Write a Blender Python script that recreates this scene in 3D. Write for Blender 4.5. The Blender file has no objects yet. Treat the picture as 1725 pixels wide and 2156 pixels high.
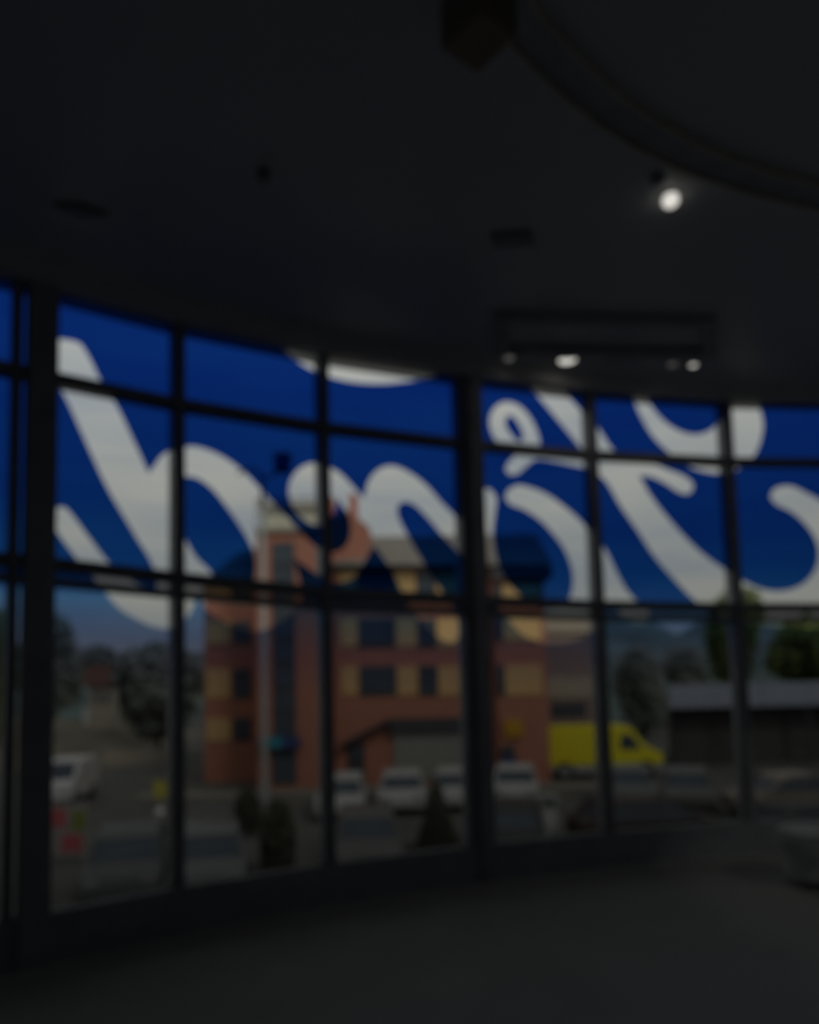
import bpy, bmesh, math, random
from mathutils import Vector, Matrix
from mathutils.geometry import delaunay_2d_cdt

random.seed(7)
SC = bpy.context.scene
COL = SC.collection

# ------------------------------------------------------------------ camera
F_PX, CX, CY = 1500.0, 862.5, 1315.0           # focal length and principal point in 1725x2156 pixels
TILT, ROLL = math.radians(4.4), math.radians(1.35)
EYE = Vector((0, 0, 1.6))
FWD = Vector((0, math.cos(TILT), math.sin(TILT)))
UP0 = Vector((0, -math.sin(TILT), math.cos(TILT)))
R0 = Vector((1, 0, 0))
RIGHT = R0 * math.cos(ROLL) - UP0 * math.sin(ROLL)
UPV = R0 * math.sin(ROLL) + UP0 * math.cos(ROLL)

cam = bpy.data.cameras.new('camera')
camo = bpy.data.objects.new('camera', cam)
COL.objects.link(camo)
camo.matrix_world = Matrix(((RIGHT.x, UPV.x, -FWD.x, EYE.x),
                            (RIGHT.y, UPV.y, -FWD.y, EYE.y),
                            (RIGHT.z, UPV.z, -FWD.z, EYE.z),
                            (0, 0, 0, 1)))
cam.sensor_fit = 'HORIZONTAL'
cam.sensor_width = 36.0
cam.lens = 36.0 * F_PX / 1725.0
cam.shift_y = (CY - 1078.0) / 1725.0
cam.clip_start = 0.02
cam.clip_end = 600
cam.dof.use_dof = True                           # the photograph is focused close, everything in view is soft
cam.dof.focus_distance = 0.35
cam.dof.aperture_fstop = 5.2
SC.camera = camo

# ------------------------------------------------------------------ sky, sun, exposure
W = bpy.data.worlds.new('sky')
SC.world = W
W.use_nodes = True
nt = W.node_tree
nt.nodes.clear()
wo = nt.nodes.new('ShaderNodeOutputWorld')
bg = nt.nodes.new('ShaderNodeBackground')
tc = nt.nodes.new('ShaderNodeTexCoord')
mp = nt.nodes.new('ShaderNodeMapping')
mp.inputs['Scale'].default_value = (1.6, 1.6, 9.0)
nz = nt.nodes.new('ShaderNodeTexNoise')
nz.inputs['Scale'].default_value = 2.2
nz.inputs['Detail'].default_value = 5
cr = nt.nodes.new('ShaderNodeValToRGB')          # grey overcast cloud bands
cr.color_ramp.elements[0].position = 0.36
cr.color_ramp.elements[0].color = (0.255, 0.275, 0.300, 1)
cr.color_ramp.elements[1].position = 0.64
cr.color_ramp.elements[1].color = (0.345, 0.345, 0.325, 1)
sx = nt.nodes.new('ShaderNodeSeparateXYZ')
hr = nt.nodes.new('ShaderNodeValToRGB')          # a little dimmer haze towards the horizon, as an overcast sky is
hr.color_ramp.elements[0].position = 0.0
hr.color_ramp.elements[0].color = (0.44, 0.45, 0.44, 1)
hr.color_ramp.elements[1].position = 0.42
hr.color_ramp.elements[1].color = (1.10, 1.10, 1.10, 1)
he = hr.color_ramp.elements.new(0.20)
he.color = (0.72, 0.73, 0.73, 1)
mx = nt.nodes.new('ShaderNodeMix')
mx.data_type = 'RGBA'
mx.blend_type = 'MULTIPLY'
mx.inputs[0].default_value = 1.0
L = nt.links.new
L(tc.outputs['Generated'], mp.inputs['Vector'])
L(mp.outputs[0], nz.inputs['Vector'])
L(nz.outputs['Fac'], cr.inputs[0])
L(tc.outputs['Generated'], sx.inputs[0])
L(sx.outputs['Z'], hr.inputs[0])
L(cr.outputs[0], mx.inputs[6])
L(hr.outputs[0], mx.inputs[7])
L(mx.outputs[2], bg.inputs['Color'])
bg.inputs['Strength'].default_value = 1.3
L(bg.outputs[0], wo.inputs['Surface'])

sun = bpy.data.lights.new('sun', 'SUN')
sun.energy = 0.75
sun.angle = math.radians(12)
sun.color = (1.0, 0.95, 0.86)
suno = bpy.data.objects.new('sun', sun)
COL.objects.link(suno)
suno.rotation_euler = (math.radians(48), 0, math.radians(38))   # behind the viewer's right shoulder

vs = SC.view_settings
vs.view_transform = 'Standard'
vs.look = 'None'
vs.exposure = 0.0
vs.gamma = 1.0
vs.use_curve_mapping = False

# ------------------------------------------------------------------ pixel -> place helpers
def ray(x, y):
    return FWD + RIGHT * ((x - CX) / F_PX) - UPV * ((y - CY) / F_PX)

def at_z(x, y, z):
    d = ray(x, y)
    return EYE + d * ((z - EYE.z) / d.z)

def at_y(x, y, Y):
    d = ray(x, y)
    return EYE + d * ((Y - EYE.y) / d.y)

# ------------------------------------------------------------------ materials
def mat(name, col, rough=0.6, metal=0.0, var=0.12, scale=6.0, spec=0.5, bump=0.0, emit=None):
    m = bpy.data.materials.new(name)
    m.use_nodes = True
    n = m.node_tree.nodes
    b = n['Principled BSDF']
    t = n.new('ShaderNodeTexCoord')
    z = n.new('ShaderNodeTexNoise')
    z.inputs['Scale'].default_value = scale
    z.inputs['Detail'].default_value = 4
    r = n.new('ShaderNodeValToRGB')
    r.color_ramp.elements[0].position = 0.3
    r.color_ramp.elements[1].position = 0.7
    r.color_ramp.elements[0].color = (*[c * (1 - var) for c in col], 1)
    r.color_ramp.elements[1].color = (*[min(1, c * (1 + var)) for c in col], 1)
    lk = m.node_tree.links.new
    lk(t.outputs['Object'], z.inputs['Vector'])
    lk(z.outputs['Fac'], r.inputs[0])
    lk(r.outputs[0], b.inputs['Base Color'])
    b.inputs['Roughness'].default_value = rough
    b.inputs['Metallic'].default_value = metal
    b.inputs['Specular IOR Level'].default_value = spec
    if bump:
        bp = n.new('ShaderNodeBump')
        bp.inputs['Strength'].default_value = bump
        lk(z.outputs['Fac'], bp.inputs['Height'])
        lk(bp.outputs[0], b.inputs['Normal'])
    if emit:
        b.inputs['Emission Color'].default_value = (*emit[0], 1)
        b.inputs['Emission Strength'].default_value = emit[1]
    return m

def brick_mat(name, c1, c2, mortar):
    m = bpy.data.materials.new(name)
    m.use_nodes = True
    n = m.node_tree.nodes
    b = n['Principled BSDF']
    t = n.new('ShaderNodeTexCoord')
    mpn = n.new('ShaderNodeMapping')
    mpn.inputs['Rotation'].default_value = (math.radians(90), 0, 0)
    k = n.new('ShaderNodeTexBrick')
    k.inputs['Color1'].default_value = (*c1, 1)
    k.inputs['Color2'].default_value = (*c2, 1)
    k.inputs['Mortar'].default_value = (*mortar, 1)
    k.inputs['Scale'].default_value = 4.5
    k.inputs['Mortar Size'].default_value = 0.012
    lk = m.node_tree.links.new
    lk(t.outputs['Object'], mpn.inputs['Vector'])
    lk(mpn.outputs[0], k.inputs['Vector'])
    lk(k.outputs['Color'], b.inputs['Base Color'])
    b.inputs['Roughness'].default_value = 0.9
    return m

def clear_glass(name, tint, gloss=0.05):
    m = bpy.data.materials.new(name)
    m.use_nodes = True
    n = m.node_tree.nodes
    n.clear()
    o = n.new('ShaderNodeOutputMaterial')
    tr = n.new('ShaderNodeBsdfTransparent')
    tr.inputs[0].default_value = (*tint, 1)
    g = n.new('ShaderNodeBsdfGlossy')
    g.inputs['Roughness'].default_value = 0.02
    mxs = n.new('ShaderNodeMixShader')
    fr = n.new('ShaderNodeFresnel')
    fr.inputs['IOR'].default_value = 1.35
    mu = n.new('ShaderNodeMath')
    mu.operation = 'MULTIPLY'
    mu.inputs[1].default_value = gloss / 0.05
    lk = m.node_tree.links.new
    lk(fr.outputs[0], mu.inputs[0])
    lk(mu.outputs[0], mxs.inputs[0])
    lk(tr.outputs[0], mxs.inputs[1])
    lk(g.outputs[0], mxs.inputs[2])
    lk(mxs.outputs[0], o.inputs[0])
    return m

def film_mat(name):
    """Printed vinyl: deep blue above, fading through teal and pale blue to grey; dimness of the street outside is put into the lowest greys."""
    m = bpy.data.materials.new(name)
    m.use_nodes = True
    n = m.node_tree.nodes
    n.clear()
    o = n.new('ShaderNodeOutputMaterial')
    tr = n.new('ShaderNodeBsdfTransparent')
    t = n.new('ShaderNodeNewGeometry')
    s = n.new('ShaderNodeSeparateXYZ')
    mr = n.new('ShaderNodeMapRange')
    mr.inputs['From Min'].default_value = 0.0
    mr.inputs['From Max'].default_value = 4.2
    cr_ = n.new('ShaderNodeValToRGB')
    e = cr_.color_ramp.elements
    stops = [(0.00, (.20, .20, .20)), (.9, (.34, .34, .34)), (1.50, (.40, .395, .41)), (1.78, (.32, .325, .45)), (2.00, (.24, .34, .57)),  # first stops darken towards the foot to dim the ground and cars behind
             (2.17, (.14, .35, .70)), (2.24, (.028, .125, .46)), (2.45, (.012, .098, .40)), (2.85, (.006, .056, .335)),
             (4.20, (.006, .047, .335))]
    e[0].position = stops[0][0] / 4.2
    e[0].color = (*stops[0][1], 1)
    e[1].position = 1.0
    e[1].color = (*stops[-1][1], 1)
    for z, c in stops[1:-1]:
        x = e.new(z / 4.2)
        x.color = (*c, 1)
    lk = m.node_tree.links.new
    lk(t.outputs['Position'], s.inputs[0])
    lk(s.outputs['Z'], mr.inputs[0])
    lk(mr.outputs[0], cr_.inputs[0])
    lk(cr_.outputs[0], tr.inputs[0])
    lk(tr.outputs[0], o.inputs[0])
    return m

M = {}
M['ceiling'] = mat('ceiling_paint', (.68, .685, .69), .36, var=.05, scale=.5)
M['floor'] = mat('floor_vinyl', (.48, .48, .47), .8, var=.06, scale=2, spec=.2)
M['wall'] = mat('plain_wall', (.62, .62, .61), .8)
M['frame'] = mat('black_frame', (.34, .345, .37), .5, var=.1)
M['plinth'] = mat('plinth_metal', (.46, .48, .52), .45, var=.1)
M['fascia'] = mat('fascia_paint', (.80, .79, .77), .7, var=.05)
M['dark'] = mat('matt_black', (.30, .30, .315), .8)
M['slot'] = mat('slot_black', (.38, .38, .39), .9)
M['rail'] = mat('grey_rail', (.47, .47, .48), .8)
M['column'] = mat('column_paint', (.46, .47, .51), .7)
M['tan'] = mat('tan_lip', (.78, .69, .55), .6)
M['brownbox'] = mat('brown_casing', (.33, .27, .20), .6)
M['glass'] = clear_glass('clear_glass', (.95, .96, .95))
M['tinted'] = clear_glass('smoked_glass', (.52, .52, .52))
M['film'] = film_mat('blue_printed_film')

# ------------------------------------------------------------------ mesh helpers
def link(name, me, m=None, parent=None):
    o = bpy.data.objects.new(name, me)
    COL.objects.link(o)
    if m is not None:
        me.materials.clear() if False else None
        if len(me.materials) == 0:
            me.materials.append(m)
    if parent is not None:
        o.parent = parent
    return o

def tag(o, label=None, cat=None, group=None, kind=None):
    if label: o['label'] = label
    if cat: o['category'] = cat
    if group: o['group'] = group
    if kind: o['kind'] = kind
    return o

def empty(name, loc=(0, 0, 0), rz=0.0):
    o = bpy.data.objects.new(name, None)
    COL.objects.link(o)
    o.location = loc
    o.rotation_euler.z = rz
    o.empty_display_size = .2
    return o

def bm_mesh(name, bm, smooth=False):
    bmesh.ops.recalc_face_normals(bm, faces=bm.faces)
    me = bpy.data.meshes.new(name)
    bm.to_mesh(me)
    bm.free()
    if smooth:
        for p in me.polygons: p.use_smooth = True
    return me

def add_box(bm, x0, x1, y0, y1, z0, z1, mtx=None, bev=0.0):
    vs_ = [bm.verts.new(v) for v in ((x0, y0, z0), (x1, y0, z0), (x1, y1, z0), (x0, y1, z0),
                                     (x0, y0, z1), (x1, y0, z1), (x1, y1, z1), (x0, y1, z1))]
    fs = [bm.faces.new([vs_[i] for i in q]) for q in ((3, 2, 1, 0), (4, 5, 6, 7), (0, 1, 5, 4), (1, 2, 6, 5), (2, 3, 7, 6), (3, 0, 4, 7))]
    if bev:
        es = set()
        for f in fs: es.update(f.edges)
        r = bmesh.ops.bevel(bm, geom=list(es), offset=bev, segments=2, affect='EDGES')
        vs_ = list({v for f in r['faces'] for v in f.verts} | {v for v in vs_ if v.is_valid})
    if mtx is not None:
        bmesh.ops.transform(bm, matrix=mtx, verts=[v for v in vs_ if v.is_valid])
    return vs_

def box(name, x0, x1, y0, y1, z0, z1, m, parent=None, mtx=None, bev=0.0):
    bm = bmesh.new()
    add_box(bm, x0, x1, y0, y1, z0, z1, mtx, bev)
    return link(name, bm_mesh(name, bm), m, parent)

def prism(name, poly, axis, a0, a1, m, parent=None, bev=0.0, smooth=False):
    """extrude a 2-D polygon: axis 'y' -> poly is (x,z); 'x' -> (y,z); 'z' -> (x,y)"""
    bm = bmesh.new()
    def P(p, a):
        return {'y': (p[0], a, p[1]), 'x': (a, p[0], p[1]), 'z': (p[0], p[1], a)}[axis]
    A = [bm.verts.new(P(p, a0)) for p in poly]
    B = [bm.verts.new(P(p, a1)) for p in poly]
    n = len(poly)
    bm.faces.new(A)
    bm.faces.new(B[::-1])
    for i in range(n):
        bm.faces.new((A[i], A[(i + 1) % n], B[(i + 1) % n], B[i]))
    if bev:
        bmesh.ops.bevel(bm, geom=list(bm.edges), offset=bev, segments=2, affect='EDGES')
    return link(name, bm_mesh(name, bm, smooth), m, parent)

def add_cyl(bm, p0, p1, r0, r1=None, seg=12):
    r1 = r0 if r1 is None else r1
    p0, p1 = Vector(p0), Vector(p1)
    d = (p1 - p0).normalized()
    a = d.orthogonal().normalized()
    b = d.cross(a)
    A, B = [], []
    for i in range(seg):
        t = 2 * math.pi * i / seg
        o = a * math.cos(t) + b * math.sin(t)
        A.append(bm.verts.new(p0 + o * r0))
        B.append(bm.verts.new(p1 + o * r1))
    bm.faces.new(A[::-1])
    bm.faces.new(B)
    for i in range(seg):
        bm.faces.new((A[i], A[(i + 1) % seg], B[(i + 1) % seg], B[i]))

def cyl(name, p0, p1, r0, m, parent=None, r1=None, seg=12, smooth=True):
    bm = bmesh.new()
    add_cyl(bm, p0, p1, r0, r1, seg)
    me = bm_mesh(name, bm)
    return link(name, me, m, parent)

# ------------------------------------------------------------------ the room shell
ZC = 4.1                                  # glass head height
HEADS = [(-420, 470), (90, 612), (373, 688), (676, 752), (985, 800), (1238, 829), (1523, 849), (1812, 855), (2090, 850)]
NODES = []
for hx, hy in HEADS:
    p = at_z(hx, hy, ZC)
    NODES.append(Vector((p.x, p.y)))
ZMID = [2.40, 2.365, 2.325, 2.265, 2.235, 2.205, 2.185, 2.165, 2.15]
ZT1 = 3.535
CEIL = 4.22

outline = [(n.x, n.y) for n in NODES]
# the slab edges lie a little outside the glass line
def offset_nodes(d):
    out = []
    for i, n in enumerate(NODES):
        a = NODES[max(i - 1, 0)]
        b = NODES[min(i + 1, len(NODES) - 1)]
        t = (b - a).normalized()
        nrm = Vector((-t.y, t.x))
        out.append(n + nrm * d)
    return out
OUT = offset_nodes(0.14)
INN = offset_nodes(-0.10)
XL, XR, YB = NODES[0].x - .14, NODES[-1].x + .14, -4.0
room_poly = [(v.x, v.y) for v in OUT] + [(XR, YB), (XL, YB)]
tag(prism('floor', room_poly, 'z', -0.25, 0.0, M['floor']), 'dark grey vinyl floor of the unlit lobby', 'floor', kind='structure')
tag(prism('ceiling', room_poly, 'z', CEIL, CEIL + .2, M['ceiling']), 'dark plain ceiling above the curved window wall', 'ceiling', kind='structure')
tag(box('wall_back', XL, XR, YB - .15, YB, 0, CEIL, M['wall']), 'dark back wall behind the viewer', 'wall', kind='structure')
tag(box('wall_left', XL - .15, XL, YB, OUT[0].y, 0, CEIL, M['wall']), 'dark side wall left of the windows', 'wall', kind='structure')
tag(box('wall_right', XR, XR + .15, YB, OUT[-1].y, 0, CEIL, M['wall']), 'dark side wall right of the windows', 'wall', kind='structure')

def ribbon(name, A, B, z0, z1, m, parent=None):
    """a curved strip between two plan lines"""
    bm = bmesh.new()
    q = []
    for a, b in zip(A, B):
        q.append([bm.verts.new((a[0], a[1], z0)), bm.verts.new((b[0], b[1], z0)), bm.verts.new((b[0], b[1], z1)), bm.verts.new((a[0], a[1], z1))])
    for i in range(len(q) - 1):
        for k in range(4):
            bm.faces.new((q[i][k], q[i][(k + 1) % 4], q[i + 1][(k + 1) % 4], q[i + 1][k]))
    bm.faces.new(q[0])
    bm.faces.new(q[-1][::-1])
    return link(name, bm_mesh(name, bm), m, parent)

tag(ribbon('trim_1', offset_nodes(-.12), OUT, ZC, CEIL, M['fascia']), 'thin grey curved fascia strip between ceiling and window heads', 'trim', kind='structure')
tag(ribbon('baseboard_front', offset_nodes(-.07), offset_nodes(.015), 0, .28, M['plinth']), 'low blue-grey plinth running along the foot of the curved windows', 'baseboard', kind='structure')

# ------------------------------------------------------------------ script lettering cut out of the film (traced outlines, seen mirrored from inside)
def smooth_poly(pts, step=9.0):
    out = []
    n = len(pts)
    for i in range(n):
        p0, p1, p2, p3 = pts[i - 1], pts[i], pts[(i + 1) % n], pts[(i + 2) % n]
        d = math.dist(p1, p2)
        k = max(1, int(d / step))
        # sharp corners stay corners
        def tang(a, b, c):
            ux, uy = b[0] - a[0], b[1] - a[1]
            vx, vy = c[0] - b[0], c[1] - b[1]
            lu, lv = math.hypot(ux, uy), math.hypot(vx, vy)
            if lu * lv == 0: return (0, 0)
            if (ux * vx + uy * vy) / (lu * lv) < 0.25: return None
            tx, ty = ux / lu + vx / lv, uy / lu + vy / lv
            l = math.hypot(tx, ty)
            return (tx / l, ty / l)
        t1 = tang(p0, p1, p2) or ((p2[0] - p1[0]) / d, (p2[1] - p1[1]) / d)
        t2 = tang(p1, p2, p3) or ((p2[0] - p1[0]) / d, (p2[1] - p1[1]) / d)
        for j in range(k):
            s = j / k
            h00, h10, h01, h11 = 2 * s**3 - 3 * s**2 + 1, s**3 - 2 * s**2 + s, -2 * s**3 + 3 * s**2, s**3 - s**2
            out.append((h00 * p1[0] + h10 * d * t1[0] + h01 * p2[0] + h11 * d * t2[0],
                        h00 * p1[1] + h10 * d * t1[1] + h01 * p2[1] + h11 * d * t2[1]))
    return out

LET = [
 # long slanting stroke with hooked foot
 [(60,700),(116,712),(168,723),(172,727),(221,818),(243,850),(280,925),(314,998),(345,1060),(385,1130),(410,1175),(438,1203),(426,1240),(412,1263),
  (405,1283),(390,1304),(362,1322),(320,1318),(289,1304),(250,1280),(223,1249),(203,1223),(170,1187),(116,1114),(96,1085),(112,1073),(134,1067),(150,1082),
  (183,1126),(243,1199),(276,1223),(332,1250),(325,1199),(284,1126),(227,1029),(170,907),(134,830),(116,802),(60,690)],
 # arches of the middle letters and the joined strokes right of the column
 [(314,998),(325,980),(345,956),(377,943),(410,940),(459,956),(507,988),(548,1029),(588,1073),(609,1094),(633,1120),(670,1154),(704,1163),(729,1149),
  (739,1117),(736,1090),(722,1065),(711,1047),(703,1079),(689,1097),(670,1106),(650,1101),(631,1086),(614,1062),(608,1027),(621,996),(648,977),(678,978),
  (715,996),(746,1027),(765,1048),(770,1037),(774,1018),(788,996),(808,983),(829,981),(864,996),(899,1023),(930,1058),(955,1083),(985,1112),(992,1040),
  (1016,1029),(1035,1032),(1045,1046),(1043,1076),(1038,1117),(1043,1163),(1052,1194),(1066,1222),(1095,1253),(1122,1276),(1150,1284),(1182,1278),(1200,1259),
  (1207,1228),(1205,1200),(1188,1155),(1165,1124),(1143,1100),(1104,1073),(1072,1060),(1064,1048),(1072,1030),(1087,1022),(1122,1028),(1156,1043),
  (1180,1060),(1215,1089),(1243,1120),(1275,1158),(1299,1205),(1320,1243),(1341,1266),(1366,1288),(1362,1312),(1328,1310),(1300,1285),(1275,1270),(1255,1290),
  (1250,1326),(1220,1346),(1175,1354),(1130,1350),(1098,1334),(1066,1297),(1020,1240),(985,1195),(962,1159),(930,1124),(899,1088),(871,1062),(852,1056),(838,1063),
  (836,1078),(843,1098),(864,1138),(889,1180),(912,1218),(943,1262),(962,1298),(969,1332),(955,1352),(928,1345),(895,1315),(870,1287),(855,1262),(842,1236),
  (828,1206),(810,1178),(788,1149),(769,1180),(758,1202),(740,1220),(716,1226),(690,1222),(665,1207),(640,1189),(618,1174),(632,1225),(636,1258),(616,1290),
  (585,1312),(543,1329),(504,1322),(463,1303),(431,1280),(424,1252),(432,1225),(400,1195),(340,1060)],
 # looped initial, slanting stem, crossbar and round bowl
 [(1031,888),(1036,867),(1050,851),(1070,846),(1097,857),(1122,888),(1136,923),(1141,945),(1170,950),(1229,950),(1195,908),(1160,866),(1125,824),
  (1098,792),(1165,796),(1191,828),(1215,856),(1254,894),(1292,948),(1312,965),(1368,974),(1410,990),(1445,1005),(1461,1022),(1450,1040),(1431,1037),(1403,1019),
  (1372,1004),(1346,1001),(1368,1040),(1414,1099),(1473,1160),(1525,1198),(1577,1229),(1617,1243),(1657,1243),(1692,1229),(1714,1205),(1724,1176),(1722,1148),
  (1711,1123),(1692,1099),(1664,1076),(1632,1060),(1622,1047),(1627,1033),(1645,1024),(1668,1024),(1695,1036),(1725,1052),(1785,1095),(1835,1155),(1860,1225),
  (1840,1290),(1760,1318),(1660,1320),(1560,1308),(1505,1290),(1466,1266),(1424,1224),(1382,1176),(1341,1115),(1306,1064),(1272,1009),(1243,989),(1200,979),
  (1163,971),(1127,968),(1104,986),(1087,999),(1072,999),(1064,988),(1070,974),(1088,957),(1060,944),(1040,920)],
 # strokes running up behind the fascia
 [(540,690),(600,738),(635,766),(683,790),(739,804),(795,808),(850,804),(913,792),(975,770),(960,690)],
 [(1318,795),(1334,838),(1348,873),(1375,918),(1414,957),(1448,981),(1487,994),(1518,997),(1542,993),(1570,978),(1591,955),(1604,920),(1607,890),(1596,849),
  (1578,795),(1523,795),(1526,849),(1518,882),(1496,906),(1466,915),(1435,909),(1403,890),(1377,863),(1362,838),(1345,795)],
]
HOLES = [
 [(368,1012),(383,1004),(410,1005),(442,1025),(479,1069),(507,1110),(530,1151),(538,1190),(530,1225),(500,1243),(465,1232),(440,1200),(412,1172),(390,1135),(374,1105)],
 [(1063,890),(1067,876),(1078,875),(1092,892),(1102,914),(1102,928),(1093,930),(1076,914)],
]
LET = [smooth_poly(p) for p in LET]
HOLES = [smooth_poly(p) for p in HOLES]

def inside(poly, x, y):
    c = False
    j = len(poly) - 1
    for i in range(len(poly)):
        xi, yi = poly[i]
        xj, yj = poly[j]
        if (yi > y) != (yj > y) and x < (xj - xi) * (y - yi) / (yj - yi) + xi:
            c = not c
        j = i
    return c

def build_film(name, parent, A, B, za0, za1, zb0, zb1):
    """film on the flat glass between plan points A and B; heights differ a little at both ends"""
    d3 = Vector((B.x - A.x, B.y - A.y, 0))
    Lw = d3.length
    ux = d3 / Lw
    nrm = Vector((-ux.y, ux.x, 0))
    o3 = Vector((A.x, A.y, 0)) - nrm * 0.004          # inner side of the pane
    def to_uv(px_, py_):
        d = ray(px_, py_)
        k = (o3 - EYE).dot(nrm) / d.dot(nrm)
        if k <= 0: return None
        p = EYE + d * k - o3
        return (p.dot(ux), p.z)
    def conv(polys):
        out = []
        for p in polys:
            q = [to_uv(*a) for a in p]
            if any(a is None or abs(a[0]) > 60 for a in q): q = []
            if q and (max(a[0] for a in q) < -.1 or min(a[0] for a in q) > Lw + .1): q = []
            if q: out.append(q)
        return out
    lets, holes = conv(LET), conv(HOLES)
    rect = [(0, za0), (Lw, zb0), (Lw, zb1), (0, za1)]
    verts, edges = [], []
    for q in [rect] + lets + holes:
        s = len(verts)
        verts += [Vector(a) for a in q]
        edges += [(s + i, s + (i + 1) % len(q)) for i in range(len(q))]
    V, E_, Fc, *_ = delaunay_2d_cdt(verts, edges, [], 0, 1e-5)
    faces = []
    for f in Fc:
        cx = sum(V[i].x for i in f) / len(f)
        cz = sum(V[i].y for i in f) / len(f)
        if not inside(rect, cx, cz): continue
        if any(inside(q, cx, cz) for q in lets) and not any(inside(q, cx, cz) for q in holes): continue
        faces.append(f)
    used = sorted({i for f in faces for i in f})
    ix = {v: k for k, v in enumerate(used)}
    me = bpy.data.meshes.new(name)
    me.from_pydata([tuple(o3 + ux * V[i].x + Vector((0, 0, V[i].y))) for i in used], [], [[ix[i] for i in f] for f in faces])
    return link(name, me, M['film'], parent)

def bar(name, P, Q, hw, d0, d1, m, parent):
    """horizontal bar between two 3-D points, hw half height, d0..d1 depth across the glass"""
    t = Vector((Q.x - P.x, Q.y - P.y, 0)).normalized()
    n = Vector((-t.y, t.x, 0))
    bm = bmesh.new()
    rows = []
    for p in (P, Q):
        rows.append([bm.verts.new(p + n * d0 + Vector((0, 0, -hw))), bm.verts.new(p + n * d1 + Vector((0, 0, -hw))),
                     bm.verts.new(p + n * d1 + Vector((0, 0, hw))), bm.verts.new(p + n * d0 + Vector((0, 0, hw)))])
    for k in range(4):
        bm.faces.new((rows[0][k], rows[0][(k + 1) % 4], rows[1][(k + 1) % 4], rows[1][k]))
    bm.faces.new(rows[0])
    bm.faces.new(rows[1][::-1])
    return link(name, bm_mesh(name, bm), m, parent)

def post(name, c, t, w0, w1, d0, d1, z0, z1, m, parent=None):
    """upright bar at plan point c: w along the wall, d across"""
    n = Vector((-t.y, t.x))
    poly = [c + t * w0 + n * d0, c + t * w1 + n * d0, c + t * w1 + n * d1, c + t * w0 + n * d1]
    return prism(name, [(p.x, p.y) for p in poly], 'z', z0, z1, m, parent)

WIN_LABEL = ['plain blue filmed window bay at the far left of the curved wall',
             'window bay with the long slanted white letter stroke beside the left column',
             'window bay with the first lettering arch and the street lamp behind it',
             'window bay with the round letter head, just left of the middle column',
             'window bay with the small letter loop, just right of the middle column',
             'window bay with the slanted letter stem and crossbar, yellow van behind',
             'window bay at the right edge with the round letter bowl',
             'window bay beyond the right edge of the view']
for i in range(len(NODES) - 1):
    A, B = NODES[i], NODES[i + 1]
    w = empty('window_%d' % (i + 1), ((A.x + B.x) / 2, (A.y + B.y) / 2, 0))
    tag(w, WIN_LABEL[i], 'window', kind='structure')
    off = Matrix.Translation(-Vector(w.location))
    t = (B - A).normalized()
    n3 = Vector((-t.y, t.x, 0))
    kids = []
    rows = [(.28, .28, ZMID[i] - .105, ZMID[i + 1] - .105), (ZMID[i] - .105, ZMID[i + 1] - .105, ZMID[i], ZMID[i + 1]),
            (ZMID[i], ZMID[i + 1], ZT1, ZT1), (ZT1, ZT1, ZC, ZC)]
    for za0, zb0, za1, zb1 in rows:
        bm = bmesh.new()
        q = []
        for d in (0.0, 0.012):
            q.append([bm.verts.new(Vector((p.x, p.y, z)) + n3 * d) for p, z in ((A, za0), (B, zb0), (B, zb1), (A, za1))])
        bm.faces.new(q[0]); bm.faces.new(q[1][::-1])
        for k in range(4): bm.faces.new((q[0][k], q[0][(k + 1) % 4], q[1][(k + 1) % 4], q[1][k]))
        kids.append(link('pane', bm_mesh('pane', bm), M['tinted'] if za0 == ZMID[i] - .105 and za1 == ZMID[i] else M['glass'], w))
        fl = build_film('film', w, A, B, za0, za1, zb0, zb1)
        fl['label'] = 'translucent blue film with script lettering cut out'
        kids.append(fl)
    kids.append(bar('transom', Vector((A.x, A.y, ZT1)), Vector((B.x, B.y, ZT1)), .034, -.06, .06, M['frame'], w))
    kids.append(bar('transom', Vector((A.x, A.y, ZMID[i])), Vector((B.x, B.y, ZMID[i + 1])), .036, -.06, .06, M['frame'], w))
    kids.append(bar('transom', Vector((A.x, A.y, ZMID[i] - .115)), Vector((B.x, B.y, ZMID[i + 1] - .115)), .022, -.06, .06, M['frame'], w))
    if i + 1 not in (1, 4) and i < len(NODES) - 2:
        kids.append(post('mullion', B, t, -.036, .036, -.07, .07, .28, ZC, M['frame'], w))
    if i + 1 in (1, 4):
        kids.append(post('mullion', B, t, -.168 if i == 0 else -.125, -.115 if i == 0 else -.045, -.07, .07, .28, ZC, M['frame'], w))
    for k in kids:
        k.data.transform(off)

for k, (ni, lab, w0, w1) in enumerate(((1, 'black square column at the left between two window bays', -.085, .08),
                                       (4, 'black square column in the middle of the curved window wall', -.045, .075))):
    tt = (NODES[ni + 1] - NODES[ni - 1]).normalized()
    o = post('column', NODES[ni], tt, w0, w1, -.11, .05, 0, ZC, M['column'])
    tag(o, lab, 'column', kind='structure')

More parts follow.
